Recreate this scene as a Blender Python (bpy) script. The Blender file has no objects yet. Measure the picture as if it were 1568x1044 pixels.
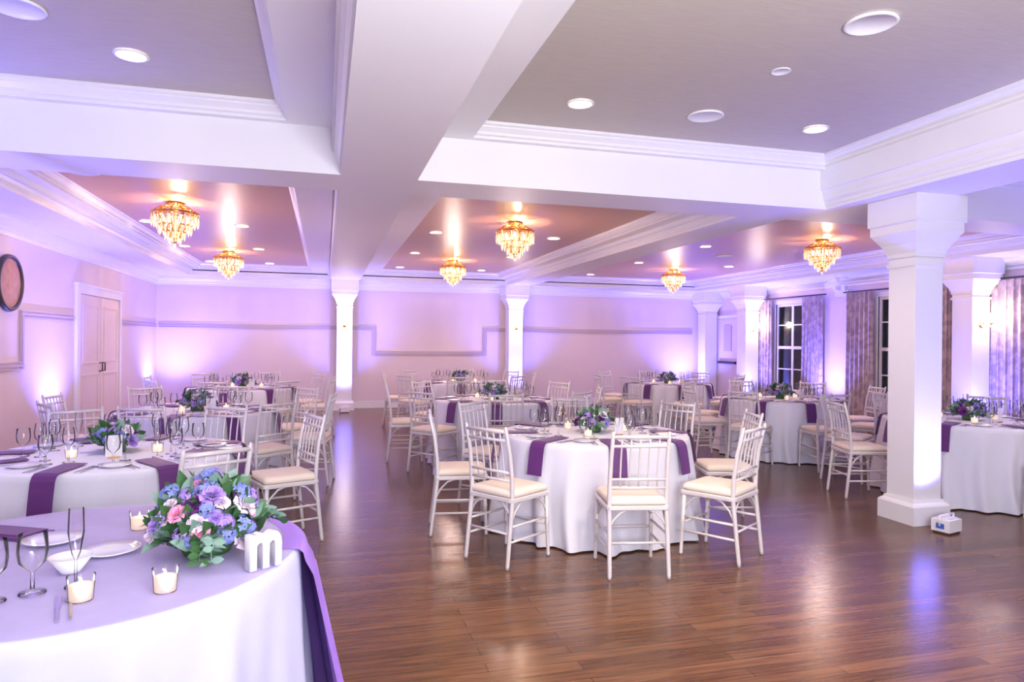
import bpy, math, random
from mathutils import Matrix, Vector, Euler
random.seed(7)
sc = bpy.context.scene
C = sc.collection
pi = math.pi

# ---------------------------------------------------------------- materials
def newmat(name):
    m = bpy.data.materials.new(name); m.use_nodes = True
    nt = m.node_tree; b = nt.nodes['Principled BSDF']
    return m, nt, b
def pmat(name, col, rough=.5, metal=0, spec=.5, emis=None, es=0, noise=0, nscale=8, bump=0, sheen=0, sub=0, coat=0):
    m, nt, b = newmat(name)
    b.inputs['Base Color'].default_value = (*col, 1)
    b.inputs['Roughness'].default_value = rough
    b.inputs['Metallic'].default_value = metal
    b.inputs['Specular IOR Level'].default_value = spec
    b.inputs['Coat Weight'].default_value = coat
    b.inputs['Sheen Weight'].default_value = sheen
    if emis:
        b.inputs['Emission Color'].default_value = (*emis, 1); b.inputs['Emission Strength'].default_value = es
    if noise or bump:
        tc = nt.nodes.new('ShaderNodeTexCoord'); n = nt.nodes.new('ShaderNodeTexNoise')
        n.inputs['Scale'].default_value = nscale; n.inputs['Detail'].default_value = 3
        nt.links.new(tc.outputs['Object'], n.inputs['Vector'])
        if noise:
            r = nt.nodes.new('ShaderNodeMapRange')
            r.inputs['To Min'].default_value = 1-noise; r.inputs['To Max'].default_value = 1+noise
            nt.links.new(n.outputs['Fac'], r.inputs['Value'])
            mx = nt.nodes.new('ShaderNodeMix'); mx.data_type = 'RGBA'; mx.blend_type = 'MULTIPLY'
            mx.inputs[0].default_value = 1; mx.inputs[6].default_value = (*col, 1)
            nt.links.new(r.outputs['Result'], mx.inputs[7]); nt.links.new(mx.outputs[2], b.inputs['Base Color'])
        if bump:
            bp = nt.nodes.new('ShaderNodeBump'); bp.inputs['Strength'].default_value = bump; bp.inputs['Distance'].default_value = .01
            nt.links.new(n.outputs['Fac'], bp.inputs['Height']); nt.links.new(bp.outputs['Normal'], b.inputs['Normal'])
    return m

def glassmat(name, tint=1.0, op=.04, blend=.2):
    m = bpy.data.materials.new(name); m.use_nodes = True; nt = m.node_tree; nt.nodes.clear()
    o = nt.nodes.new('ShaderNodeOutputMaterial'); mx = nt.nodes.new('ShaderNodeMixShader')
    t = nt.nodes.new('ShaderNodeBsdfTransparent'); t.inputs[0].default_value = (tint,tint,tint, 1)
    g = nt.nodes.new('ShaderNodeBsdfGlossy'); g.inputs['Roughness'].default_value = .12
    lw = nt.nodes.new('ShaderNodeLayerWeight'); lw.inputs[0].default_value = blend
    ma = nt.nodes.new('ShaderNodeMath'); ma.operation = 'ADD'; ma.inputs[1].default_value = op; ma.use_clamp = True
    nt.links.new(lw.outputs['Fresnel'], ma.inputs[0]); nt.links.new(ma.outputs[0], mx.inputs[0])
    nt.links.new(t.outputs[0], mx.inputs[1]); nt.links.new(g.outputs[0], mx.inputs[2]); nt.links.new(mx.outputs[0], o.inputs[0])
    return m

def floor_mat():
    m, nt, b = newmat('oak_floor')
    N = nt.nodes.new; L = nt.links.new
    tc = N('ShaderNodeTexCoord')
    br = N('ShaderNodeTexBrick'); br.offset = .37; br.offset_frequency = 2
    br.inputs['Scale'].default_value = 1; br.inputs['Brick Width'].default_value = 1.15; br.inputs['Row Height'].default_value = .083
    br.inputs['Mortar Size'].default_value = .0016; br.inputs['Mortar Smooth'].default_value = .2; br.inputs['Bias'].default_value = 0
    br.inputs['Color1'].default_value = (.090,.037,.015,1); br.inputs['Color2'].default_value = (.16,.071,.030,1)
    br.inputs['Mortar'].default_value = (.015,.007,.004,1)
    L(tc.outputs['Object'], br.inputs['Vector'])
    mp = N('ShaderNodeMapping'); mp.inputs['Scale'].default_value = (1.6, 26, 1); L(tc.outputs['Object'], mp.inputs['Vector'])
    n = N('ShaderNodeTexNoise'); n.inputs['Scale'].default_value = 2.2; n.inputs['Detail'].default_value = 6; n.inputs['Distortion'].default_value = .6
    L(mp.outputs[0], n.inputs['Vector'])
    r = N('ShaderNodeMapRange'); r.inputs['From Min'].default_value = .3; r.inputs['From Max'].default_value = .7
    r.inputs['To Min'].default_value = .62; r.inputs['To Max'].default_value = 1.38; L(n.outputs['Fac'], r.inputs['Value'])
    mx = N('ShaderNodeMix'); mx.data_type = 'RGBA'; mx.blend_type = 'MULTIPLY'; mx.inputs[0].default_value = 1
    L(br.outputs['Color'], mx.inputs[6]); L(r.outputs['Result'], mx.inputs[7]); L(mx.outputs[2], b.inputs['Base Color'])
    r2 = N('ShaderNodeMapRange'); r2.inputs['To Min'].default_value = .17; r2.inputs['To Max'].default_value = .30
    L(n.outputs['Fac'], r2.inputs['Value']); L(r2.outputs['Result'], b.inputs['Roughness'])
    bp = N('ShaderNodeBump'); bp.inputs['Strength'].default_value = .07; bp.inputs['Distance'].default_value = .003
    L(r.outputs['Result'], bp.inputs['Height']); L(bp.outputs[0], b.inputs['Normal'])
    b.inputs['Specular IOR Level'].default_value = .45
    return m

def weave_mat(name, c1, c2, rough=.42):
    m, nt, b = newmat(name); N = nt.nodes.new; L = nt.links.new
    tc = N('ShaderNodeTexCoord'); mp = N('ShaderNodeMapping'); mp.inputs['Scale'].default_value = (3, 60, 3)
    L(tc.outputs['Object'], mp.inputs['Vector'])
    n = N('ShaderNodeTexNoise'); n.inputs['Scale'].default_value = 2; n.inputs['Detail'].default_value = 5; L(mp.outputs[0], n.inputs['Vector'])
    cr = N('ShaderNodeValToRGB'); cr.color_ramp.elements[0].position = .3; cr.color_ramp.elements[1].position = .7
    cr.color_ramp.elements[0].color = (*c1,1); cr.color_ramp.elements[1].color = (*c2,1)
    L(n.outputs['Fac'], cr.inputs[0]); L(cr.outputs[0], b.inputs['Base Color'])
    b.inputs['Roughness'].default_value = rough; b.inputs['Specular IOR Level'].default_value = .6
    bp = N('ShaderNodeBump'); bp.inputs['Strength'].default_value = .15; bp.inputs['Distance'].default_value = .003
    L(n.outputs['Fac'], bp.inputs['Height']); L(bp.outputs[0], b.inputs['Normal'])
    return m

def curtain_mat():
    m, nt, b = newmat('curtain_damask'); N = nt.nodes.new; L = nt.links.new
    tc = N('ShaderNodeTexCoord'); v = N('ShaderNodeTexVoronoi'); v.inputs['Scale'].default_value = 11; v.feature = 'SMOOTH_F1'
    n = N('ShaderNodeTexNoise'); n.inputs['Scale'].default_value = 14; L(tc.outputs['Object'], n.inputs['Vector'])
    L(tc.outputs['Object'], v.inputs['Vector'])
    a = N('ShaderNodeMath'); a.operation = 'MULTIPLY'; L(v.outputs['Distance'], a.inputs[0]); L(n.outputs['Fac'], a.inputs[1])
    cr = N('ShaderNodeValToRGB'); cr.color_ramp.elements[0].position = .14; cr.color_ramp.elements[1].position = .28
    cr.color_ramp.elements[0].color = (.62,.50,.50,1); cr.color_ramp.elements[1].color = (.42,.33,.35,1)
    L(a.outputs[0], cr.inputs[0]); L(cr.outputs[0], b.inputs['Base Color']); b.inputs['Roughness'].default_value = .75
    return m

M = dict(
 floor=floor_mat(),
 wall=pmat('wall_paint', (.78,.66,.69), .6, noise=.02, nscale=3),
 white=pmat('white_trim_paint', (.84,.83,.85), .35, noise=.01, nscale=5),
 beam=pmat('beam_paint', (.88,.87,.88), .5, noise=.01, nscale=4),
 railm=pmat('rail_paint', (.58,.47,.54), .4, noise=.02),
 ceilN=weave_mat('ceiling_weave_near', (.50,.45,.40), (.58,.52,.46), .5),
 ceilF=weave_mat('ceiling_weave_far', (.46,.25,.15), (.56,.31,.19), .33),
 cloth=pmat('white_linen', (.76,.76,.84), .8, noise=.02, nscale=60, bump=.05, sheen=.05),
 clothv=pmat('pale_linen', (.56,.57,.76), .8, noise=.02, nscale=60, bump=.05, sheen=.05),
 purple=pmat('plum_napkin', (.105,.018,.15), .55, noise=.1, nscale=60, sheen=.1),
 chair=pmat('chair_white_lacquer', (.72,.68,.68), .3, noise=.02, nscale=10, metal=.1),
 cushion=pmat('cushion_ivory', (.84,.74,.62), .6, noise=.02, nscale=30, bump=.05),
 plate=pmat('porcelain', (.80,.79,.82), .15, noise=.01),
 steel=pmat('cutlery_steel', (.6,.58,.6), .2, metal=1, noise=.02),
 gold=pmat('chandelier_gold', (.62,.36,.13), .25, metal=1, noise=.05),
 bulb=pmat('warm_bulb', (1,.8,.55), .4, emis=(1,.72,.40), es=14, noise=.01),
 down=pmat('downlight_lens', (1,.9,.75), .4, emis=(1,.88,.70), es=12, noise=.01),
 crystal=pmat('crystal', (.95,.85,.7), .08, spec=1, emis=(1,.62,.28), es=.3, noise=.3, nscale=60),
 shade=pmat('sconce_shade', (1,.9,.8), .4, emis=(1,.85,.72), es=6, noise=.01),
 glass=glassmat('clear_glass'),
 winglass=glassmat('window_glass', .6, .06, .12),
 curtain=curtain_mat(),
 wood=pmat('clock_copper', (.50,.25,.20), .5, noise=.35, nscale=12, bump=.3),
 dark=pmat('dark_metal', (.05,.035,.04), .4, noise=.05),
 leaf=pmat('leaf_green', (.045,.13,.04), .5, noise=.4, nscale=30),
 sage=pmat('sage_leaf', (.20,.33,.26), .6, noise=.2, nscale=30),
 fw=pmat('petal_white', (.82,.70,.80), .6, noise=.05, nscale=30),
 fp=pmat('petal_pink', (.82,.32,.50), .6, noise=.15, nscale=30),
 fl=pmat('petal_lavender', (.38,.24,.66), .6, noise=.2, nscale=30),
 fb=pmat('petal_blue', (.22,.27,.64), .6, noise=.25, nscale=30),
 fd=pmat('petal_plum', (.16,.02,.22), .6, noise=.2, nscale=30),
 wax=pmat('candle_wax', (.9,.8,.7), .5, emis=(1,.75,.5), es=.45, noise=.02),
 flame=pmat('flame', (1,.7,.3), .5, emis=(1,.6,.2), es=10, noise=.01),
 red=pmat('exit_red', (.8,.05,.05), .5, emis=(1,.1,.08), es=2, noise=.01),
 blue=pmat('label_blue', (.05,.15,.6), .5, noise=.02),
)
def sheer():
    m, nt, b = newmat('lavender_sheer')
    b.inputs['Base Color'].default_value = (.62,.52,.86,1); b.inputs['Roughness'].default_value = .6
    tc = nt.nodes.new('ShaderNodeTexCoord'); n = nt.nodes.new('ShaderNodeTexNoise'); n.inputs['Scale'].default_value = 6
    r = nt.nodes.new('ShaderNodeMapRange'); r.inputs['To Min'].default_value = .5; r.inputs['To Max'].default_value = .7
    nt.links.new(tc.outputs['Object'], n.inputs['Vector']); nt.links.new(n.outputs['Fac'], r.inputs['Value']); nt.links.new(r.outputs['Result'], b.inputs['Alpha'])
    return m
M['sheer'] = sheer()
M['sheerp'] = pmat('purple_sheer', (.36,.20,.72), .5, noise=.15, nscale=5)

# ---------------------------------------------------------------- mesh builder
class MB:
    def __init__(s): s.v=[]; s.f=[]; s.m=[]; s.s=[]; s.mats=[]
    def mi(s, k):
        if k not in s.mats: s.mats.append(k)
        return s.mats.index(k)
    def add(s, vs, fs, k, smooth=True, mat=None):
        o=len(s.v); i=s.mi(k)
        for p in vs:
            p=Vector(p)
            if mat is not None: p = mat @ p
            s.v.append(p)
        for f in fs: s.f.append([a+o for a in f]); s.m.append(i); s.s.append(smooth)
    def box(s, x0,x1,y0,y1,z0,z1,k, mat=None):
        vs=[(x,y,z) for z in (z0,z1) for y in (y0,y1) for x in (x0,x1)]
        s.add(vs,[(0,2,3,1),(4,5,7,6),(0,1,5,4),(2,6,7,3),(0,4,6,2),(1,3,7,5)],k,False,mat)
    def lathe(s, prof, n, k, c=(0,0,0), smooth=True, ph=0, mat=None, cap=True):
        vs=[];fs=[]
        for r,z in prof:
            for i in range(n):
                a=ph+2*pi*i/n; vs.append((c[0]+r*math.cos(a), c[1]+r*math.sin(a), c[2]+z))
        for j in range(len(prof)-1):
            for i in range(n):
                i2=(i+1)%n; fs.append((j*n+i,j*n+i2,(j+1)*n+i2,(j+1)*n+i))
        if cap:
            if prof[0][0]>1e-4: fs.append(tuple(reversed(range(n))))
            if prof[-1][0]>1e-4: fs.append(tuple((len(prof)-1)*n+i for i in range(n)))
        s.add(vs,fs,k,smooth,mat)
    def tube(s, pts, r, k, n=8, mat=None, closed=False):
        pts=[Vector(p) for p in pts]; N=len(pts)
        rs = r if isinstance(r,(list,tuple)) else [r]*N
        vs=[];fs=[]; up=None
        for i,p in enumerate(pts):
            if closed: d=(pts[(i+1)%N]-pts[i-1])
            else: d=(pts[min(i+1,N-1)]-pts[max(i-1,0)])
            d.normalize()
            if up is None:
                up = Vector((0,0,1)) if abs(d.z)<.9 else Vector((1,0,0))
            a=(up-d*up.dot(d)).normalized(); b=d.cross(a); up=a
            for j in range(n):
                t=2*pi*j/n; vs.append(p+(a*math.cos(t)+b*math.sin(t))*rs[i])
        R = N if closed else N-1
        for i in range(R):
            i2=(i+1)%N
            for j in range(n):
                j2=(j+1)%n; fs.append((i*n+j,i*n+j2,i2*n+j2,i2*n+j))
        if not closed:
            fs.append(tuple(reversed(range(n)))); fs.append(tuple((N-1)*n+j for j in range(n)))
        s.add(vs,fs,k,True,mat)
    def loops(s, loops, k, smooth=False, closed=True, capend=False, mat=None):
        n=len(loops[0]); vs=[p for l in loops for p in l]; fs=[]
        for j in range(len(loops)-1):
            for i in range(n if closed else n-1):
                i2=(i+1)%n; fs.append((j*n+i,j*n+i2,(j+1)*n+i2,(j+1)*n+i))
        if capend:
            fs.append(tuple(reversed(range(n)))); fs.append(tuple((len(loops)-1)*n+i for i in range(n)))
        s.add(vs,fs,k,smooth,mat)
    def mesh(s, name):
        me=bpy.data.meshes.new(name); me.from_pydata([tuple(v) for v in s.v],[],s.f)
        for k in s.mats: me.materials.append(M[k])
        me.polygons.foreach_set('material_index', s.m); me.polygons.foreach_set('use_smooth', s.s); me.update()
        return me
    def obj(s, name, loc=(0,0,0), rz=0):
        return put(name, s.mesh(name), loc, rz)
def put(name, me, loc=(0,0,0), rz=0, scale=1):
    o=bpy.data.objects.new(name, me); o.location=loc; o.rotation_euler=(0,0,rz); o.scale=(scale,)*3; C.objects.link(o); return o
def boxobj(name, k, *b):
    mb=MB(); mb.box(*b, k); return mb.obj(name)

# ---------------------------------------------------------------- room
XL,XR,YB,YF = -3.3, 9.3, 15.2, -3.0
HB = 2.73
boxobj('floor','floor', XL-.2,XR+.2,YF-.2,YB+.2,-.1,0)
boxobj('wall_left','wall', XL-.15,XL,YF,YB,0,3.4)
boxobj('wall_back','wall', XL-.15,XR+.15,YB,YB+.15,0,3.4)
boxobj('wall_front','wall', XL-.15,XR+.15,YF-.15,YF,0,3.4)
wins=[(6.0,7.0),(8.8,9.8),(11.6,12.6)]
mb=MB(); y=YF
for a,b in wins:
    mb.box(XR,XR+.15,y,a,0,3.4,'wall'); mb.box(XR,XR+.15,a,b,0,.5,'wall'); mb.box(XR,XR+.15,a,b,2.32,3.4,'wall'); y=b
mb.box(XR,XR+.15,y,YB,0,3.4,'wall'); mb.obj('wall_right')
boxobj('light_block_slab','beam', XL-.2,XR+.2,YF-.2,YB+.2,3.42,3.5)  # unseen slab added above the coffers to keep world light from leaking in

def bay(name, rect, T, Mo, tz, cz, ck, md):
    x0,x1,y0,y1 = rect
    mb=MB(); h=tz-HB
    prof=[(0,0,0,HB),(0,.0,0,HB+.03),(0,.012,0,HB+.03),(0,.012,0,HB+.06),(0,.03,0,HB+.085),(0,.03,0,HB+.11),(0,.05,0,HB+md-.03),(0,.065,0,HB+md-.03),(0,.065,0,HB+md),(0,.065,0,tz),
          (1,.065,0,tz),(1,0,.065,tz),(1,0,.065,tz+.02),(1,0,.085,tz+.03),(1,0,.085,tz+.05),(1,0,.12,tz+.08),(1,0,.12,tz+.09),(1,0,.14,tz+.1),(1,0,.14,cz)]
    L=[]
    for a,m,b,z in prof:
        i=[a*T[k]+m*Mo[k]+b for k in range(4)]
        L.append([(x0+i[0],y0+i[2],z),(x1-i[1],y0+i[2],z),(x1-i[1],y1-i[3],z),(x0+i[0],y1-i[3],z)])
    mb.loops(L,'white')
    mb.add(L[-1],[(0,1,2,3)],ck,False)
    mb.obj(name)
bay('ceiling_coffer',(-2.6,.1,-1.0,5.31),(.35,.32,.0,.0),(1,1,0,0),3.08,3.2,'ceilN',.2)
bay('ceiling_coffer',(.68,4.44,-1.0,5.31),(.36,.0,.0,.0),(1,1,0,0),3.08,3.2,'ceilN',.2)
bay('ceiling_coffer',(5.04,8.6,-1.0,5.31),(.1,.1,.0,.0),(1,1,0,0),3.08,3.2,'ceilN',.2)
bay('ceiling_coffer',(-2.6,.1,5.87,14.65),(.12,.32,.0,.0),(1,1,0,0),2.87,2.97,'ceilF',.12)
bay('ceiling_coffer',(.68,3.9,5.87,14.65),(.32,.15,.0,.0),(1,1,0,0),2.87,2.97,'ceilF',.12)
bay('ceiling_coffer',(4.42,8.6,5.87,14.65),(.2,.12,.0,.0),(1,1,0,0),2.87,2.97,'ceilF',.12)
mb=MB()
def und(x0,x1,y0,y1): mb.add([(x0,y0,HB),(x1,y0,HB),(x1,y1,HB),(x0,y1,HB)],[(0,1,2,3)],'beam',False)
for r in [(XL,-2.6,YF,YB),(8.6,XR,YF,YB),(-2.6,8.6,14.65,YB),(-2.6,8.6,YF,-1.0),(-2.6,8.6,5.31,5.87),(.1,.68,-1,5.31),(4.44,5.04,-1,5.31),(.1,.68,5.87,14.65),(3.9,4.42,5.87,14.65)]: und(*r)
mb.obj('ceiling_beams')
def sweep(name, prof, k, x0=XL,x1=XR,y0=YF,y1=YB):
    mb=MB(); mb.loops([[(x0+i,y0+i,z),(x1-i,y0+i,z),(x1-i,y1-i,z),(x0+i,y1-i,z)] for i,z in prof],k); return mb.obj(name)
sweep('trim_1',[(0,2.56),(.02,2.56),(.02,2.60),(.04,2.62),(.04,2.64),(.09,2.69),(.09,2.70),(.11,2.71),(.11,2.73)],'white')
mb=MB(); mb.box(XL,XL+.02,YF,10.55,0.03,.15,'white'); mb.box(XL,XL+.02,12.65,YB,0,.15,'white'); mb.box(XL,XL+.03,YF,10.55,0,.03,'white'); mb.obj('baseboard_left')
mb=MB(); mb.box(XL,XR,YB-.02,YB,0.03,.15,'white'); mb.box(XL,XR,YB-.03,YB,0,.03,'white'); mb.obj('baseboard_back')
mb=MB(); mb.box(XR-.02,XR,YF,13.85,0,.15,'white'); mb.obj('baseboard_right')
def rail_path(name, pts, axis, pos, w=.09):
    mb=MB()
    for k,(ofs,th,pr) in enumerate([(0,w-.006,.012),(0,.03,.026),(w/2-.008,.016,.022),(-w/2+.008,.016,.022)]):
        for i in range(len(pts)-1):
            (a0,z0),(a1,z1)=pts[i],pts[i+1]
            sh=.001*(i+1)
            if abs(z1-z0)<1e-6:
                lo,hi=sorted((a0,a1)); b=(lo-w/2+sh,hi+w/2-sh,z0+ofs-th/2+k*.0003,z0+ofs+th/2-k*.0003)
            else:
                lo,hi=sorted((z0,z1)); b=(a0+ofs-th/2+k*.0003,a0+ofs+th/2-k*.0003,lo-w/2+sh,hi+w/2-sh)
            e=.0012*i
            if axis=='back': mb.box(b[0],b[1],pos-pr-e,pos,b[2],b[3],'railm')
            else: mb.box(pos,pos+pr+e,b[0],b[1],b[2],b[3],'railm')
    mb.obj(name)
rail_path('trim_2',[(XL+.1,1.74),(1.02,1.74),(1.02,1.2),(3.51,1.2),(3.51,1.74),(8.75,1.74)],'back',YB)
rail_path('trim_3',[(12.75,1.74),(15.1,1.74)],'left',XL)
rail_path('trim_4',[(10.45,1.74),(8.85,1.74),(8.85,1.16),(5.5,1.16),(5.5,1.74),(2,1.74)],'left',XL)

# doors
mb=MB()
x=XL
mb.box(x,x+.04,10.55,10.66,0,2.09,'white'); mb.box(x,x+.04,12.54,12.65,0,2.09,'white'); mb.box(x,x+.042,10.548,12.652,2.09,2.2,'white'); mb.box(x,x+.06,10.52,12.68,2.2,2.23,'white')
for a,b in((10.67,11.59),(11.61,12.53)):
    mb.box(x,x+.025,a,b,0.01,2.08,'wall')
    for z0,z1 in((.2,.95),(1.1,1.95)):
        mb.box(x+.025,x+.035,a+.12,b-.12,z0,z0+.03,'wall'); mb.box(x+.025,x+.035,a+.12,b-.12,z1-.03,z1,'wall')
        mb.box(x+.025,x+.034,a+.12,a+.15,z0+.03,z1-.03,'wall'); mb.box(x+.025,x+.034,b-.15,b-.12,z0+.03,z1-.03,'wall')
for yy in (11.54,11.66): mb.tube([(x+.025,yy,.98),(x+.07,yy,.98),(x+.07,yy,1.1),(x+.025,yy,1.1)],.01,'dark')
mb.obj('door_1')
mb=MB(); x=XR
mb.box(x-.05,x,13.86,13.93,0,2.08,'white'); mb.box(x-.05,x,14.77,14.84,0,2.08,'white'); mb.box(x-.052,x,13.858,14.842,2.08,2.15,'white')
mb.box(x-.03,x,13.93,14.77,.01,2.07,'wall'); mb.box(x-.09,x-.03,14.0,14.7,1.0,1.06,'dark'); mb.box(x-.05,x-.03,14.2,14.5,1.3,1.9,'railm')
mb.obj('door_2')
mb=MB(); mb.box(x-.1,x,13.3,13.6,2.2,2.32,'white'); mb.box(x-.105,x-.1,13.32,13.58,2.22,2.3,'red'); mb.obj('exit_sign')
mb=MB(); mb.box(x-.1,x,10.4,10.75,2.38,2.5,'white')
for yy in(10.47,10.68): mb.lathe([(.045,0),(.05,.06),(.03,.07)],12,'white',mat=Matrix.Translation((x-.1,yy,2.53))@Matrix.Rotation(-pi/2,4,'Y'))
mb.obj('emergency_light')

# windows
for a,b in wins:
    mb=MB(); z0,z1=.5,2.32
    mb.box(XR-.03,XR+.06,a-.08,a,z0,z1,'white'); mb.box(XR-.03,XR+.06,b,b+.08,z0,z1,'white')
    mb.box(XR-.032,XR+.06,a-.082,b+.082,z1,z1+.08,'white'); mb.box(XR-.07,XR+.06,a-.1,b+.1,z0-.08,z0,'white')
    for yy in (a,b-.05): mb.box(XR+.02,XR+.06,yy,yy+.05,z0,z1,'white')
    for zz,h in ((z0,.05),(z1-.05,.05),(1.38,.06)): mb.box(XR+.021,XR+.06,a+.05,b-.05,zz,zz+h,'white')
    mb.box(XR+.028,XR+.052,(a+b)/2-.03,(a+b)/2+.03,z0+.05,1.38,'white'); mb.box(XR+.028,XR+.052,(a+b)/2-.03,(a+b)/2+.03,1.44,z1-.05,'white')
    for zz in (.96,1.88): mb.box(XR+.03,XR+.05,a+.05,b-.05,zz-.012,zz+.012,'white')
    mb.box(XR+.038,XR+.042,a+.03,b-.03,z0+.02,z1-.02,'winglass')
    mb.obj('window_%d'%(wins.index((a,b))+1))
    for c0,c1 in((a-.55,a+.02),(b-.02,b+.62)):
        mb=MB(); L=[]; n=90; nf=6
        for z,g in((2.42,.5),(2.36,.8),(1.6,.95),(.8,1.05),(.02,1.1)):
            row=[]
            for i in range(n+1):
                t=i/n; w=math.sin(t*nf*2*pi+.4*math.sin(z*2+i*.05))
                row.append((XR-.12+.035*g*w, c0+(c1-c0)*t+.01*math.cos(t*nf*4*pi), z))
            L.append(row)
        mb.loops(L,'curtain',True,False); mb.obj('curtain')
    mb=MB(); mb.tube([(XR-.12,a-.65,2.44),(XR-.12,b+.7,2.44)],.014,'dark'); mb.obj('curtain_rod')

# columns
def colmesh(h=.14, nm='column'):
    mb=MB(); q=math.sqrt(2)
    prof=[(h+.05,0),(h+.05,.15),(h+.04,.165),(h+.02,.18),(h+.015,.2),(h,.2),(h,2.15),(h+.015,2.15),(h+.015,2.18),(h,2.18),(h,2.22),(h+.012,2.23),(h+.012,2.26),(h+.02,2.28),(h+.045,2.34),(h+.085,2.40),(h+.105,2.43),(h+.105,2.5),(h+.12,2.51),(h+.12,HB-.001)]
    mb.lathe([(r*q,z) for r,z in prof],4,'white',smooth=False,ph=pi/4); return mb.mesh(nm)
cm=colmesh(); cm2=colmesh(.16,'wall_column')
for x,y in((.39,14.93),(4.13,14.93),(8.95,13.1),(8.95,7.73),(9.05,14.9)): put('column',cm2,(x,y,0))
put('column',cm,(4.86,4.72,0))

# sconces
def sconce():
    mb=MB()
    mb.lathe([(.04,0),(.045,.008),(.03,.02)],14,'gold',mat=Matrix.Rotation(pi/2,4,'X'))
    for sx in(-1,1):
        mb.tube([(0,-.02,0),(.03*sx,-.06,-.04),(.07*sx,-.09,-.03),(.075*sx,-.09,.02)],.006,'gold')
        mb.lathe([(.0,.02),(.03,.025),(.032,.035),(.01,.04)],12,'gold',(.075*sx,-.09,0))
        mb.lathe([(.04,.05),(.03,.17)],14,'shade',(.075*sx,-.09,0),cap=False)
        mb.lathe([(0,.06),(.012,.09),(0,.13)],8,'bulb',(.075*sx,-.09,0))
        for k in range(3): mb.lathe([(0,0),(.009,-.02),(0,-.05)],6,'crystal',(.075*sx+.02*(k-1),-.09,.015))
    mb.lathe([(0,0),(.014,-.03),(0,-.1)],6,'crystal',(0,-.05,-.05)); mb.tube([(0,-.01,-.02),(0,-.05,-.05)],.004,'gold')
    mb.lathe([(0,0),(.01,.06),(0,.2)],6,'gold',(0,-.02,.02))
    return mb.mesh('wall_sconce')
scm=sconce()
def plight(loc,e,col,r=.05,name='lamp_light'):
    l=bpy.data.lights.new(name,'POINT'); l.energy=e; l.color=col; l.shadow_soft_size=r
    o=bpy.data.objects.new(name,l); o.location=loc; C.objects.link(o); return o
def slight(loc,target,e,col,size,blend=1,r=.05,name='spot_light'):
    l=bpy.data.lights.new(name,'SPOT'); l.energy=e; l.color=col; l.spot_size=math.radians(size); l.spot_blend=blend; l.shadow_soft_size=r
    o=bpy.data.objects.new(name,l); o.location=loc; o.rotation_euler=(Vector(target)-Vector(loc)).to_track_quat('-Z','Y').to_euler(); C.objects.link(o); return o
for x,y,rz in((.39,14.77,0),(4.13,14.77,0),(8.95,12.94,0),(8.95,7.57,0)):
    put('wall_sconce',scm,(x,y,1.78),rz)
    plight((x,y-.22,1.9),9,(1,.82,.68),.05,'sconce_light')

# recessed lights & speakers
mb=MB(); mb.lathe([(.095,0),(.1,-.008),(.085,-.012),(.08,-.004)],24,'white',cap=False); mb.lathe([(.0,-.004),(.08,-.004)],24,'down',cap=False); dl=mb.mesh('recessed_light')
mb=MB(); mb.lathe([(.13,0),(.135,-.01),(.12,-.015),(.115,-.008),(0,-.008)],28,'white',cap=False); spm=mb.mesh('ceiling_speaker')
near=[(-1.15,4.6,60),(1.75,4.6,85),(3.74,4.6,75),(-1.15,2.2,15),(1.75,2.0,300),(3.74,2.0,60),(6.2,4.2,75),(7.8,4.2,75),(6.2,2.0,75)]
for x,y,e in near:
    put('recessed_light',dl,(x,y,3.199)); slight((x,y,3.17),(x,y+(.6 if e>250 else 0),0),e,(1,.78,.56),95,1,.07,'downlight')
far=[(-2.2,9.6),(-1.07,9.6),(-2.2,12),(-1.07,12),(-2.15,14.2),(-1.07,14.2),
     (1.45,9.3),(1.45,11.6),(1.45,14),(3.15,9.3),(3.15,11.6),(3.15,14),
     (5.6,9.3),(7.5,9.3),(5.6,11.6),(7.5,11.6),(5.6,14),(7.5,14)]
for x,y in far:
    put('recessed_light',dl,(x,y,2.969)); slight((x,y,2.94),(x,y,0),34,(1,.76,.66),120,1,.07,'downlight')
for x,y in((2.74,4.57),(2.78,3.0),(-1.56,4.1)): put('ceiling_speaker',spm,(x,y,3.199))
put('smoke_detector',spm,(2.74,3.69,3.199),0,.45)
put('ceiling_speaker',spm,(-2.1,6.9,2.969)); put('ceiling_speaker',spm,(6.5,10.2,2.969))

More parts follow.
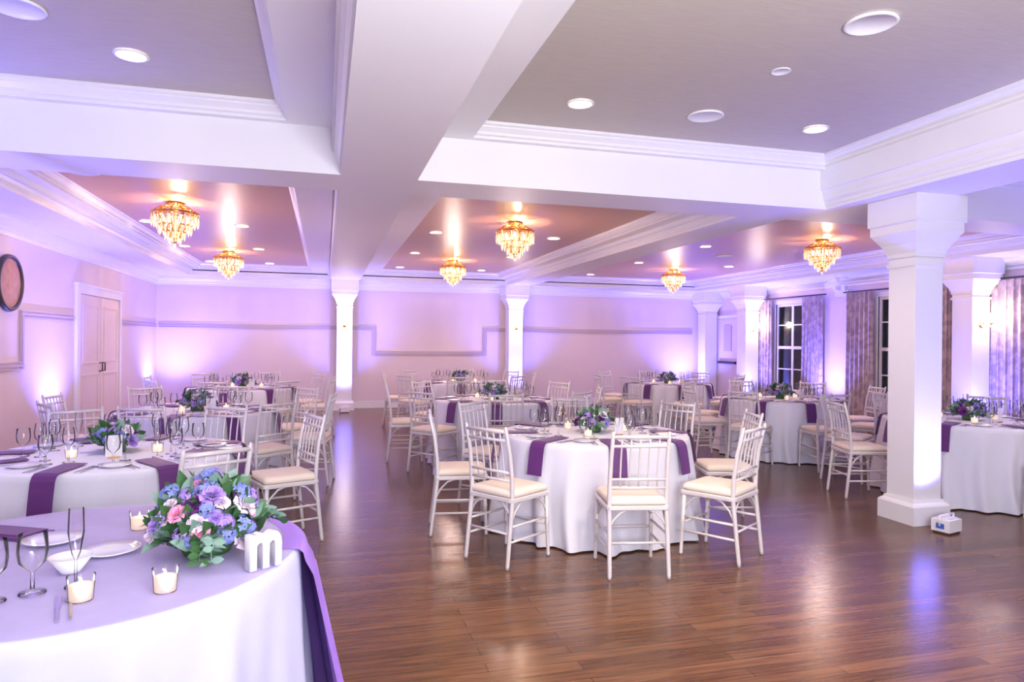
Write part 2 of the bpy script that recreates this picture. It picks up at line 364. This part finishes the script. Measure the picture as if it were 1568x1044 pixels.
# chandelier
def chandelier():
    mb=MB()
    mb.lathe([(.09,0),(.10,-.012),(.08,-.03),(.04,-.038),(.02,-.06)],28,'gold')
    mb.lathe([(.012,-.05),(.012,-.42),(.03,-.43),(.0,-.45)],10,'gold')
    def ring(r,z,t=.009,n=36): mb.tube([(r*math.cos(2*pi*i/n),r*math.sin(2*pi*i/n),z) for i in range(n)],t,'gold',6,closed=True)
    def cry(r,z,L,w,n,ph=0):
        for i in range(n):
            a=2*pi*i/n+ph
            mb.lathe([(0,0),(w,-L*.25),(w*.9,-L*.6),(0,-L)],6,'crystal',(r*math.cos(a),r*math.sin(a),z),smooth=False)
            mb.lathe([(0,.012),(.007,.004),(0,-.004)],5,'crystal',(r*math.cos(a),r*math.sin(a),z),smooth=False)
    ring(.19,-.085,.008); ring(.235,-.12,.014); ring(.23,-.15,.006); ring(.165,-.25); ring(.10,-.32); ring(.06,-.38,.006)
    for i in range(12):
        a=2*pi*i/12; c,s=math.cos(a),math.sin(a)
        mb.tube([(.05*c,.05*s,-.04),(.13*c,.13*s,-.05),(.19*c,.19*s,-.085),(.235*c,.235*s,-.12),(.22*c,.22*s,-.19),(.165*c,.165*s,-.25),(.10*c,.10*s,-.32),(.06*c,.06*s,-.38),(.02*c,.02*s,-.4)],.007,'gold',6)
    cry(.235,-.155,.12,.011,26); cry(.20,-.16,.13,.010,20,.1); cry(.165,-.25,.11,.011,18,.1); cry(.10,-.32,.10,.011,12); cry(.06,-.38,.08,.010,7); cry(0,-.44,.05,.014,1)
    for i in range(6):
        a=2*pi*i/6+.2; mb.lathe([(0,0),(.016,.02),(.014,.045),(0,.07)],8,'bulb',(.12*math.cos(a),.12*math.sin(a),-.21))
    return mb.mesh('crystal_chandelier')
chm=chandelier()
for x in(-1.6,2.27,6.8):
    for y in(8.2,12.5):
        put('crystal_chandelier',chm,(x,y,2.969))
        plight((x+.04,y-.03,2.969-.12),22,(1,.62,.32),.006,'chandelier_light')
        plight((x,y,2.15),22,(1,.74,.64),.12,'chandelier_glow')

# uplights
def uplight():
    mb=MB(); mb.box(-.09,.09,-.07,.07,.015,.11,'white'); mb.box(-.07,.07,-.05,.05,.11,.12,'plate')
    mb.box(-.095,-.09,-.03,.03,.04,.08,'blue'); mb.box(-.08,.08,-.06,.06,0,.015,'dark')
    for sx in(-1,1): mb.tube([(sx*.1,0,.06),(sx*.1,0,.14)],.008,'white')
    mb.tube([(-.1,0,.14),(.1,0,.14)],.008,'white')
    return mb.mesh('uplight_fixture')
upm=uplight()
V=(.16,.15,1.0)
ups=[((.39,14.3),(.39,14.6,2.6),320),((4.13,14.3),(4.13,14.6,2.6),320),((-2.85,14.5),(-2.95,14.7,2.6),470),((-2.85,9.7),(-2.98,9.7,2.6),460),
     ((8.45,14.6),(8.5,14.8,2.6),470),((8.8,10.8),(8.98,10.8,2.6),440),((4.80,4.34),(4.83,4.5,2.6),190),((8.6,7.3),(8.8,7.42,2.6),300),((8.6,12.65),(8.8,12.8,2.6),320),
     ((-2.85,5.2),(-3.0,5.2,2.6),380),((8.8,4.2),(8.98,4.2,2.6),480)]
for (x,y),t,e in ups:
    o=put('uplight_fixture',upm,(x,y,0),.25); slight((x,y,.17),t,e,V,112,1,.04,'uplight_lamp')

# wall plaque
mb=MB(); mt=Matrix.Translation((XL,8.5,2.06))@Matrix.Rotation(pi/2,4,'Y')
mb.lathe([(.30,0),(.31,.02),(.30,.05),(.27,.05),(.26,.03)],40,'dark',mat=mt,cap=False); mb.lathe([(.265,.03),(.2,.036),(.0,.04)],40,'wood',mat=mt,cap=False); mb.obj('wall_plaque')

# ---------------------------------------------------------------- furniture
def chair():
    mb=MB(); k='chair'
    def leg(p0,p1):
        p0=Vector(p0);p1=Vector(p1); ts=[0,.03,.06,.5,.53,.56,1]; rs=[.011,.015,.012,.0145,.018,.0145,.016]
        mb.tube([p0.lerp(p1,t) for t in ts],rs,k,8)
    for s in(-1,1):
        leg((s*.195,.19,0),(s*.185,.17,.44))
        mb.tube([(s*.19,-.235,0),(s*.19,-.233,.02),(s*.188,-.21,.22),(s*.185,-.185,.44),(s*.185,-.19,.58),(s*.182,-.21,.74),(s*.18,-.25,.91),(s*.18,-.255,.93)],[.011,.014,.015,.016,.015,.014,.013,.006],k,8)
        mb.tube([(s*.19,.18,.27),(s*.188,-.2,.27)],.009,k,6); mb.tube([(s*.19,.185,.17),(s*.189,-.214,.17)],.009,k,6)
        for (yl,dr) in((.175,-1),(-.19,1)):
            mb.tube([(s*.186,yl+dr*.0,.30),(s*.186,yl+dr*.03,.36),(s*.186,yl+dr*.08,.41),(s*.186,yl+dr*.14,.43)],.007,k,6)
        for yl in(.178,-.19):
            mb.tube([(s*.186,yl,.30),(s*.16,yl,.36),(s*.11,yl,.41),(s*.05,yl,.43)],.007,k,6)
    mb.tube([(-.19,.182,.22),(.19,.182,.22)],.009,k,6); mb.tube([(-.19,-.205,.22),(.19,-.205,.22)],.009,k,6)
    mb.tube([(-.18,-.246,.895),(.18,-.246,.895)],.013,k,8); mb.tube([(-.18,-.231,.835),(.18,-.231,.835)],.010,k,8)
    mb.tube([(-.183,-.196,.62),(.183,-.196,.62)],.010,k,8); mb.tube([(-.183,-.19,.565),(.183,-.19,.565)],.010,k,8)
    for i in range(5):
        x=-.12+.06*i; mb.tube([(x,-.246,.895),(x,-.231,.835),(x,-.212,.74),(x,-.196,.62),(x,-.19,.565)],.006,k,6)
    def rr(hx,hy,r,z,cy=-.005):
        out=[]
        for cx,sy,a0 in((1,1,0),(-1,1,pi/2),(-1,-1,pi),(1,-1,1.5*pi)):
            for j in range(5):
                a=a0+j*pi/8; out.append((cx*(hx-r)+r*math.cos(a), cy+sy*(hy-r)+r*math.sin(a), z))
        return out
    mb.loops([rr(.2,.2,.03,.425),rr(.205,.205,.03,.43),rr(.205,.205,.03,.45),rr(.2,.2,.03,.455)],k,False,capend=True)
    mb.loops([rr(.185,.185,.04,.456),rr(.197,.197,.04,.465),rr(.197,.197,.04,.485),rr(.185,.185,.04,.5),rr(.15,.15,.04,.507)],'cushion',True,capend=True)
    return mb.mesh('dining_chair')
chairm=chair()

def cloth(seed, r0=.765, H=.75, nf=17, amp=.125, ck='cloth'):
    rnd=random.Random(seed); mb=MB(); n=300
    ph=[rnd.uniform(0,2*pi) for _ in range(4)]
    def A(a):
        v=.5+.5*math.sin(nf*a+1.6*math.sin(3*a+ph[0])+ph[1]); v=v**2.2
        return v*(.7+.3*math.sin(5*a+ph[2]))+.2*(.5+.5*math.sin(31*a+ph[3]))
    prof=[(0,H),(.4,H),(r0-.025,H),(r0-.008,H-.004),(r0,H-.014)]
    L=[]
    for r,z in prof[1:]: L.append([(r*math.cos(2*pi*i/n),r*math.sin(2*pi*i/n),z) for i in range(n)])
    for z in (.70,.62,.52,.40,.28,.16,.06,.012):
        k=((H-z)/H)**.95; row=[]
        for i in range(n):
            a=2*pi*i/n; r=r0+.006*k+amp*k*A(a+.05*math.sin(z*5)); row.append((r*math.cos(a),r*math.sin(a),z))
        L.append(row)
    mb.loops(L,ck,True)
    mb.add(L[0],[tuple(range(n))],ck,False)
    return mb.mesh('banquet_table')
cloths=[cloth(1),cloth(2),cloth(3)]

def napkin():
    mb=MB(); W=.062; pts=[(.47,.758),(.6,.757),(.72,.757),(.768,.755),(.79,.742),(.802,.72),(.815,.66),(.828,.58),(.836,.52)]
    A=[[(r,-W,z),(r,0,z+.001),(r,W,z)] for r,z in pts]
    mb.loops(A,'purple',False,False)
    B=[[(r+.004 if z<.74 else r,-W,z+(.004 if z>.74 else 0)),(r+.006 if z<.74 else r,0,z+.006 if z>.74 else z),(r+.004 if z<.74 else r,W,z+(.004 if z>.74 else 0))] for r,z in pts]
    mb.loops(B,'purple',False,False)
    for s in(0,2): mb.loops([[A[i][s],B[i][s]] for i in range(len(A))],'purple',False,False)
    mb.loops([[A[-1][j],B[-1][j]] for j in range(3)],'purple',False,False); mb.loops([[A[0][j],B[0][j]] for j in range(3)],'purple',False,False)
    return mb.mesh('cloth_napkin')
napm=napkin()
def lm(name,prof,k,n=20,extra=None):
    mb=MB(); mb.lathe(prof,n,k,cap=False)
    if extra: extra(mb)
    return mb.mesh(name)
platem=lm('bread_plate',[(0,0),(.05,0),(.055,.004),(.085,.013),(.086,.016),(.055,.008),(0,.006)],'plate',28)
gobm=lm('water_goblet',[(0,0.002),(.035,.001),(.034,.004),(.006,.01),(.005,.06),(.012,.068),(.034,.09),(.039,.12),(.036,.17),(.035,.171)],'glass',20)
winem=lm('wine_glass',[(0,0.002),(.032,.001),(.031,.004),(.005,.01),(.004,.09),(.012,.098),(.03,.12),(.034,.15),(.027,.205),(.0265,.206)],'glass',20)
flutem=lm('champagne_flute',[(0,0.002),(.03,.001),(.029,.004),(.004,.01),(.004,.08),(.012,.1),(.022,.16),(.02,.23)],'glass',16)
def vx(mb):
    mb.lathe([(0,.003),(.029,.003),(.030,.045),(0,.046)],16,'wax'); mb.lathe([(0,.046),(.004,.053),(0,.064)],8,'flame')
votm=lm('votive_candle',[(0,0.001),(.031,.001),(.036,.07)],'glass',20,vx)
def cutl():
    mb=MB()
    def fork(x):
        mb.box(x-.004,x+.004,-.09,.03,.001,.004,'steel'); mb.box(x-.011,x+.011,.03,.05,.001,.004,'steel')
        for i in range(4): mb.box(x-.011+i*.0063,x-.0085+i*.0063,.05,.09,.001,.004,'steel')
    fork(-.12); fork(-.145)
    mb.box(.116,.124,-.09,.01,.001,.004,'steel'); mb.box(.114,.128,.01,.11,.001,.003,'steel')
    mb.box(.146,.153,-.09,.05,.001,.004,'steel'); mb.lathe([(0,.0),(.016,.001),(.017,.005),(0,.003)],12,'steel',(.15,.065,0))
    return mb.mesh('cutlery_set')
cutm=cutl()

# flowers
def basis(nrm):
    nrm=Vector(nrm).normalized(); return nrm.to_track_quat('Z','Y').to_matrix().to_4x4()
def rose(mb,c,nrm,r,k,rnd):
    mt=Matrix.Translation(c)@basis(nrm)
    for ring,(np_,rk,hk,w) in enumerate([(3,.25,.8,1.3),(4,.46,.8,1.0),(5,.72,.66,.8),(6,1.0,.42,.62)]):
        for i in range(np_):
            a0=2*pi*i/np_+ring*.7+rnd.uniform(-.1,.1); rows=[]
            for v in(0,.35,.7,1):
                row=[]
                for u in(-1,-.5,0,.5,1):
                    a=a0+u*w*(.5+.5*v if v<.9 else .7); rr=r*rk*(v**.55)*(1+.05*u*u)+ (r*.1 if v==1 else 0); z=r*(hk*v-.18*u*u*v-(.1 if v==1 else 0)*ring*.5)
                    row.append((rr*math.cos(a),rr*math.sin(a),z))
                rows.append(row)
            mb.loops(rows,k,True,False,mat=mt)
def hydr(mb,c,nrm,r,k,rnd,n=30):
    for i in range(n):
        d=Vector((rnd.gauss(0,1),rnd.gauss(0,1),rnd.gauss(0,1)))+Vector(nrm)*.8; d.normalize()
        mt=Matrix.Translation(Vector(c)+d*r)@basis(d)@Matrix.Rotation(rnd.uniform(0,pi),4,'Z'); q=r*.42
        for j in range(4):
            m2=mt@Matrix.Rotation(j*pi/2,4,'Z'); mb.add([(0,0,0),(q*.45,-q*.35,.15*q),(q,0,.1*q),(q*.45,q*.35,.15*q)],[(0,1,2,3)],k,False,m2)
def leaf(mb,c,d,L,w,k,rnd,droop=.3):
    mt=Matrix.Translation(c)@basis(d)@Matrix.Rotation(rnd.uniform(0,2*pi),4,'Z'); rows=[]
    for t in(0,.25,.5,.75,1):
        ww=w*math.sin(pi*min(.97,t*.92+.05)); rows.append([(-ww,-droop*L*t*t+ww*.3,L*t),(0,-droop*L*t*t,L*t),(ww,-droop*L*t*t+ww*.3,L*t)])
    mb.loops(rows,k,True,False,mat=mt)
def sprig(mb,p0,p1,k,rnd,n=7,L=.04,w=.012):
    p0=Vector(p0);p1=Vector(p1); d=(p1-p0).normalized(); pts=[p0.lerp(p1,i/n)+Vector((0,0,.02*math.sin(pi*i/n))) for i in range(n+1)]
    mb.tube(pts,.002,k,5)
    for i,p in enumerate(pts[1:]):
        for s in(-1,1):
            side=d.cross(Vector((0,0,1)))*s; leaf(mb,p,(d*.6+side+Vector((0,0,rnd.uniform(-.1,.5)))),L,w,k,rnd,.1)
def bouquet(name,R,H,seed,types,nfl,fr,z0=0.0,nl=60,vase=True,sprigs=0,leafL=.07,sl=1.45,pw=.75):
    rnd=random.Random(seed); mb=MB()
    if vase: mb.lathe([(.0,0),(R*.42,0),(R*.46,.02),(R*.4,z0+.02),(R*.38,z0+.02),(0,z0)],20,'leaf')
    mb.lathe([(R*.72,z0+.0),(R*.78,z0+H*.25),(R*.6,z0+H*.6),(R*.25,z0+H*.8),(0,z0+H*.82)],14,'leaf',smooth=True)
    for i in range(nl):
        a=rnd.uniform(0,2*pi); e=rnd.uniform(-.1,1.2); d=Vector((math.cos(a)*math.cos(e),math.sin(a)*math.cos(e),max(0,math.sin(e)*.9+.05)))
        leaf(mb,(d.x*R*.72,d.y*R*.72,z0+d.z*H*.75+.01),d+Vector((rnd.uniform(-.4,.4),rnd.uniform(-.4,.4),rnd.uniform(0,.5))),leafL*rnd.uniform(.7,1.2),leafL*.3,rnd.choice(['leaf','leaf','sage']),rnd)
    g=pi*(3-5**.5)
    for i in range(nfl):
        t=(i+.5)/nfl; e=pi/2*(1-t**pw)*.98+.05; a=i*g+rnd.uniform(-.2,.2)
        d=Vector((math.cos(a)*math.cos(e),math.sin(a)*math.cos(e),math.sin(e)))
        k,ty=types[i%len(types)] if rnd.random()<.7 else rnd.choice(types); f=fr*rnd.uniform(.7,1.2); q=rnd.uniform(.82,.98)
        c=(d.x*R*q,d.y*R*q,z0+.015+d.z*H*q*.9)
        if ty=='h': hydr(mb,c,d,f*.95,k,rnd)
        else: rose(mb,c,d+Vector((0,0,.2)),f,k,rnd)
    for i in range(sprigs):
        a=rnd.uniform(0,2*pi); d=Vector((math.cos(a),math.sin(a),0))
        sprig(mb,d*R*.7+Vector((0,0,z0+.03)),d*R*sl+Vector((0,0,max(.025,z0+rnd.uniform(-.02,.05)))),rnd.choice(['sage','leaf']),rnd)
    return mb.mesh(name)
small=[bouquet('floral_centerpiece',.14,.12,s,[('fw','r'),('fl','h'),('fd','r'),('fw','r'),('fl','r'),('fb','h')],24,.036,.05,60,True,4,.08,1.3) for s in(3,9)]

def scard():
    mb=MB(); mb.box(-.03,.03,-.012,.012,0,.012,'gold'); mb.box(-.045,.045,-.003,.003,.012,.14,'plate'); return mb.mesh('table_number_card')
cardm=scard()

def table(cx,cy,angs,ci=0,chairs=None,seed=0,rot=0):
    rnd=random.Random(seed+int(cx*10))
    put('banquet_table',cloths[ci],(cx,cy,0),rot)
    for i,ad in enumerate(angs):
        a=math.radians(ad)
        put('cloth_napkin',napm,(cx,cy,0),a+rnd.uniform(-.03,.03))
        ca,sa=math.cos(a),math.sin(a)
        def P(r,t,z=.751): return (cx+r*ca-t*sa, cy+r*sa+t*ca, z)
        rz=a+pi/2
        put('cutlery_set',cutm,P(.62,0),rz)
        put('bread_plate',platem,P(.53,.245),rz)
        put('water_goblet',gobm,P(.46,-.17),rz); put('wine_glass',winem,P(.39,-.08),rz)
        if i%2==0: put('champagne_flute',flutem,P(.40,.1),rz)
    for i,ad in enumerate(angs if chairs is None else chairs):
        a=math.radians(ad+rnd.uniform(-2,2)); r=1.08+rnd.uniform(0,.03)
        put('dining_chair',chairm,(cx+r*math.cos(a),cy+r*math.sin(a),0),a+pi/2+rnd.uniform(-.06,.06))
    put('floral_centerpiece',small[ci%2],(cx,cy,.751),rnd.uniform(0,6))
    b0=rnd.uniform(3.9,4.4)
    for j in range(3): put('votive_candle',votm,(cx+.27*math.cos(b0+2.1*j),cy+.27*math.sin(b0+2.1*j),.751))
    put('table_number_card',cardm,(cx+.27*math.cos(b0+1),cy+.27*math.sin(b0+1),.751),.3)
A8=[175,-143,-100,-57,-13,32,77,125]
table(2.13,5.23,A8,0)
table(-1.30,4.92,[-150,-100,-56,-13,22,77,122,175],1,chairs=[-56,22,70,115,160,205],seed=1)
table(-1.25,7.55,A8,2,seed=2,chairs=[175,-143,-100,-50,-8,37,82,125])
table(-1.20,11.0,A8,1,seed=3)
table(2.08,8.45,A8,2,seed=4,rot=1)
table(2.33,12.0,A8,1,seed=5)
table(6.0,11.2,A8,0,seed=6,rot=2)
table(5.95,7.95,A8,2,seed=7)
table(6.2,5.36,[165,-100,-57,-13,32,77,122,-154],1,seed=8,rot=2,chairs=[165,-100,-57,-13,32,77,122])

# foreground table
fx,fy,fr=-.80,2.62,.72
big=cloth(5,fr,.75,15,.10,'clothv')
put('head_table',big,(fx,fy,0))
mb=MB(); n=96
def circ(r,z): return [(r*math.cos(2*pi*i/n),r*math.sin(2*pi*i/n),z) for i in range(n)]
mb.loops([circ(.3,.7535),circ(fr-.03,.7535),circ(fr-.012,.7515)],'sheer',True); mb.add(circ(.3,.7535),[tuple(range(n))],'sheer')
mb.obj('table_topper',(fx,fy,0))
mb=MB(); rows=[]; ns=60
for i in range(ns+1):
    ph=math.radians(-9+59*i/ns); row=[]
    for r,z in((.66,.755),(.68,.755),(.70,.755),(.727,.752),(.742,.74),(.75,.71)): row.append((r*math.cos(ph),r*math.sin(ph),z))
    for z in(.66,.58,.5,.4,.3,.2,.1,.012):
        k=((.75-z)/.75); q=.758+k*(.145+.022*math.sin(ph*34+z)); row.append((q*math.cos(ph),q*math.sin(ph),z))
    rows.append(row)
mb.loops(rows,'sheerp',True,False); mb.obj('table_runner',(fx,fy,0))
bq=bouquet('flower_bouquet',.18,.22,21,[('fb','h'),('fp','r'),('fl','h'),('fw','r'),('fl','r'),('fb','h'),('fw','r'),('fp','r'),('fd','r'),('fw','r')],74,.033,.045,130,True,7,.08,1.35,.7)
put('flower_bouquet',bq,(-.385,2.54,.757))
def letter(name,txt,loc,size,rz):
    cu=bpy.data.curves.new(name,'FONT'); cu.body=txt; cu.size=size; cu.extrude=.016; cu.bevel_depth=.004; cu.align_x='CENTER'; cu.offset=.003
    o=bpy.data.objects.new(name,cu); C.objects.link(o); bpy.context.view_layer.update()
    me=bpy.data.meshes.new_from_object(o.evaluated_get(bpy.context.evaluated_depsgraph_get())); bpy.data.objects.remove(o)
    me.materials.clear(); me.materials.append(M['plate'])
    me.transform(Matrix.Diagonal((.7,1,1,1))); me.transform(Matrix.Rotation(pi/2,4,'X')); mz=min(v.co.z for v in me.vertices); me.transform(Matrix.Translation((0,0,-mz)))
    ob=bpy.data.objects.new(name,me); ob.location=loc; ob.rotation_euler=(0,0,rz); C.objects.link(ob)
letter('monogram_letters','m',(-.185,2.325,.756),.22,.6)
def onT(px,py): return (px,py,.756)
for x,y in((-.93,2.78),(-.70,2.60),(-1.10,2.45)): put('bread_plate',platem,onT(x,y),0,1.1)
mb=MB(); mb.lathe([(0,0),(.03,0),(.033,.008),(.062,.05),(.06,.05),(.03,.012),(0,.01)],28,'plate',cap=False); put('white_bowl',mb.mesh('white_bowl'),onT(-.76,2.42))
for x,y in((-.80,2.24),(-1.02,2.36),(-1.13,2.62),(-.88,2.19)): put('water_goblet',gobm,onT(x,y),0,1.0)
for x,y in((-.65,2.15),(-.44,2.17),(-.68,2.9)): put('votive_candle',votm,onT(x,y),0,1)
put('champagne_flute',flutem,onT(-.70,2.27))
put('cutlery_set',cutm,onT(-.80,2.05),.3)
mb=MB(); mb.box(-.06,.06,-.14,.14,0,.012,'purple'); mb.box(-.05,.05,-.12,.12,.012,.018,'purple'); me=mb.mesh('folded_napkin'); put('folded_napkin',me,onT(-1.12,2.92),1.1)

# ---------------------------------------------------------------- added soft fill behind the camera, standing in for a bounced flash
def area(loc,tgt,e,col,sx,sy,name):
    l=bpy.data.lights.new(name,'AREA'); l.energy=e; l.color=col; l.shape='RECTANGLE'; l.size=sx; l.size_y=sy
    o=bpy.data.objects.new(name,l); o.location=loc; C.objects.link(o)
    o.rotation_euler=(Vector(tgt)-Vector(loc)).to_track_quat('-Z','Y').to_euler()
area((1.0,-.8,1.5),(1.15,.2,3.0),290,(.90,.91,1),2,1,'bounce_fill')  # added fill, aimed up to brighten the near ceiling and beams
area((1.0,-1.6,2.5),(2.8,7,1.6),60,(.84,.83,1),3,1,'camera_fill')  # added forward fill, a soft panel with no fixture

w=bpy.data.worlds.new('w'); sc.world=w; w.use_nodes=True
w.node_tree.nodes['Background'].inputs[0].default_value=(.02,.025,.04,1); w.node_tree.nodes['Background'].inputs[1].default_value=1

cam=bpy.data.cameras.new('camera'); cam.lens=24; cam.sensor_width=36; cam.clip_start=.05
co=bpy.data.objects.new('camera',cam); C.objects.link(co)
co.matrix_world=Matrix.Translation((0,0,1.49))@Matrix.Rotation(-math.radians(15.3),4,'Z')@Matrix.Rotation(pi/2,4,'X')@Matrix.Rotation(.01,4,'Z')
sc.camera=co
sc.view_settings.view_transform='Standard'; sc.view_settings.look='None'; sc.view_settings.exposure=0.36
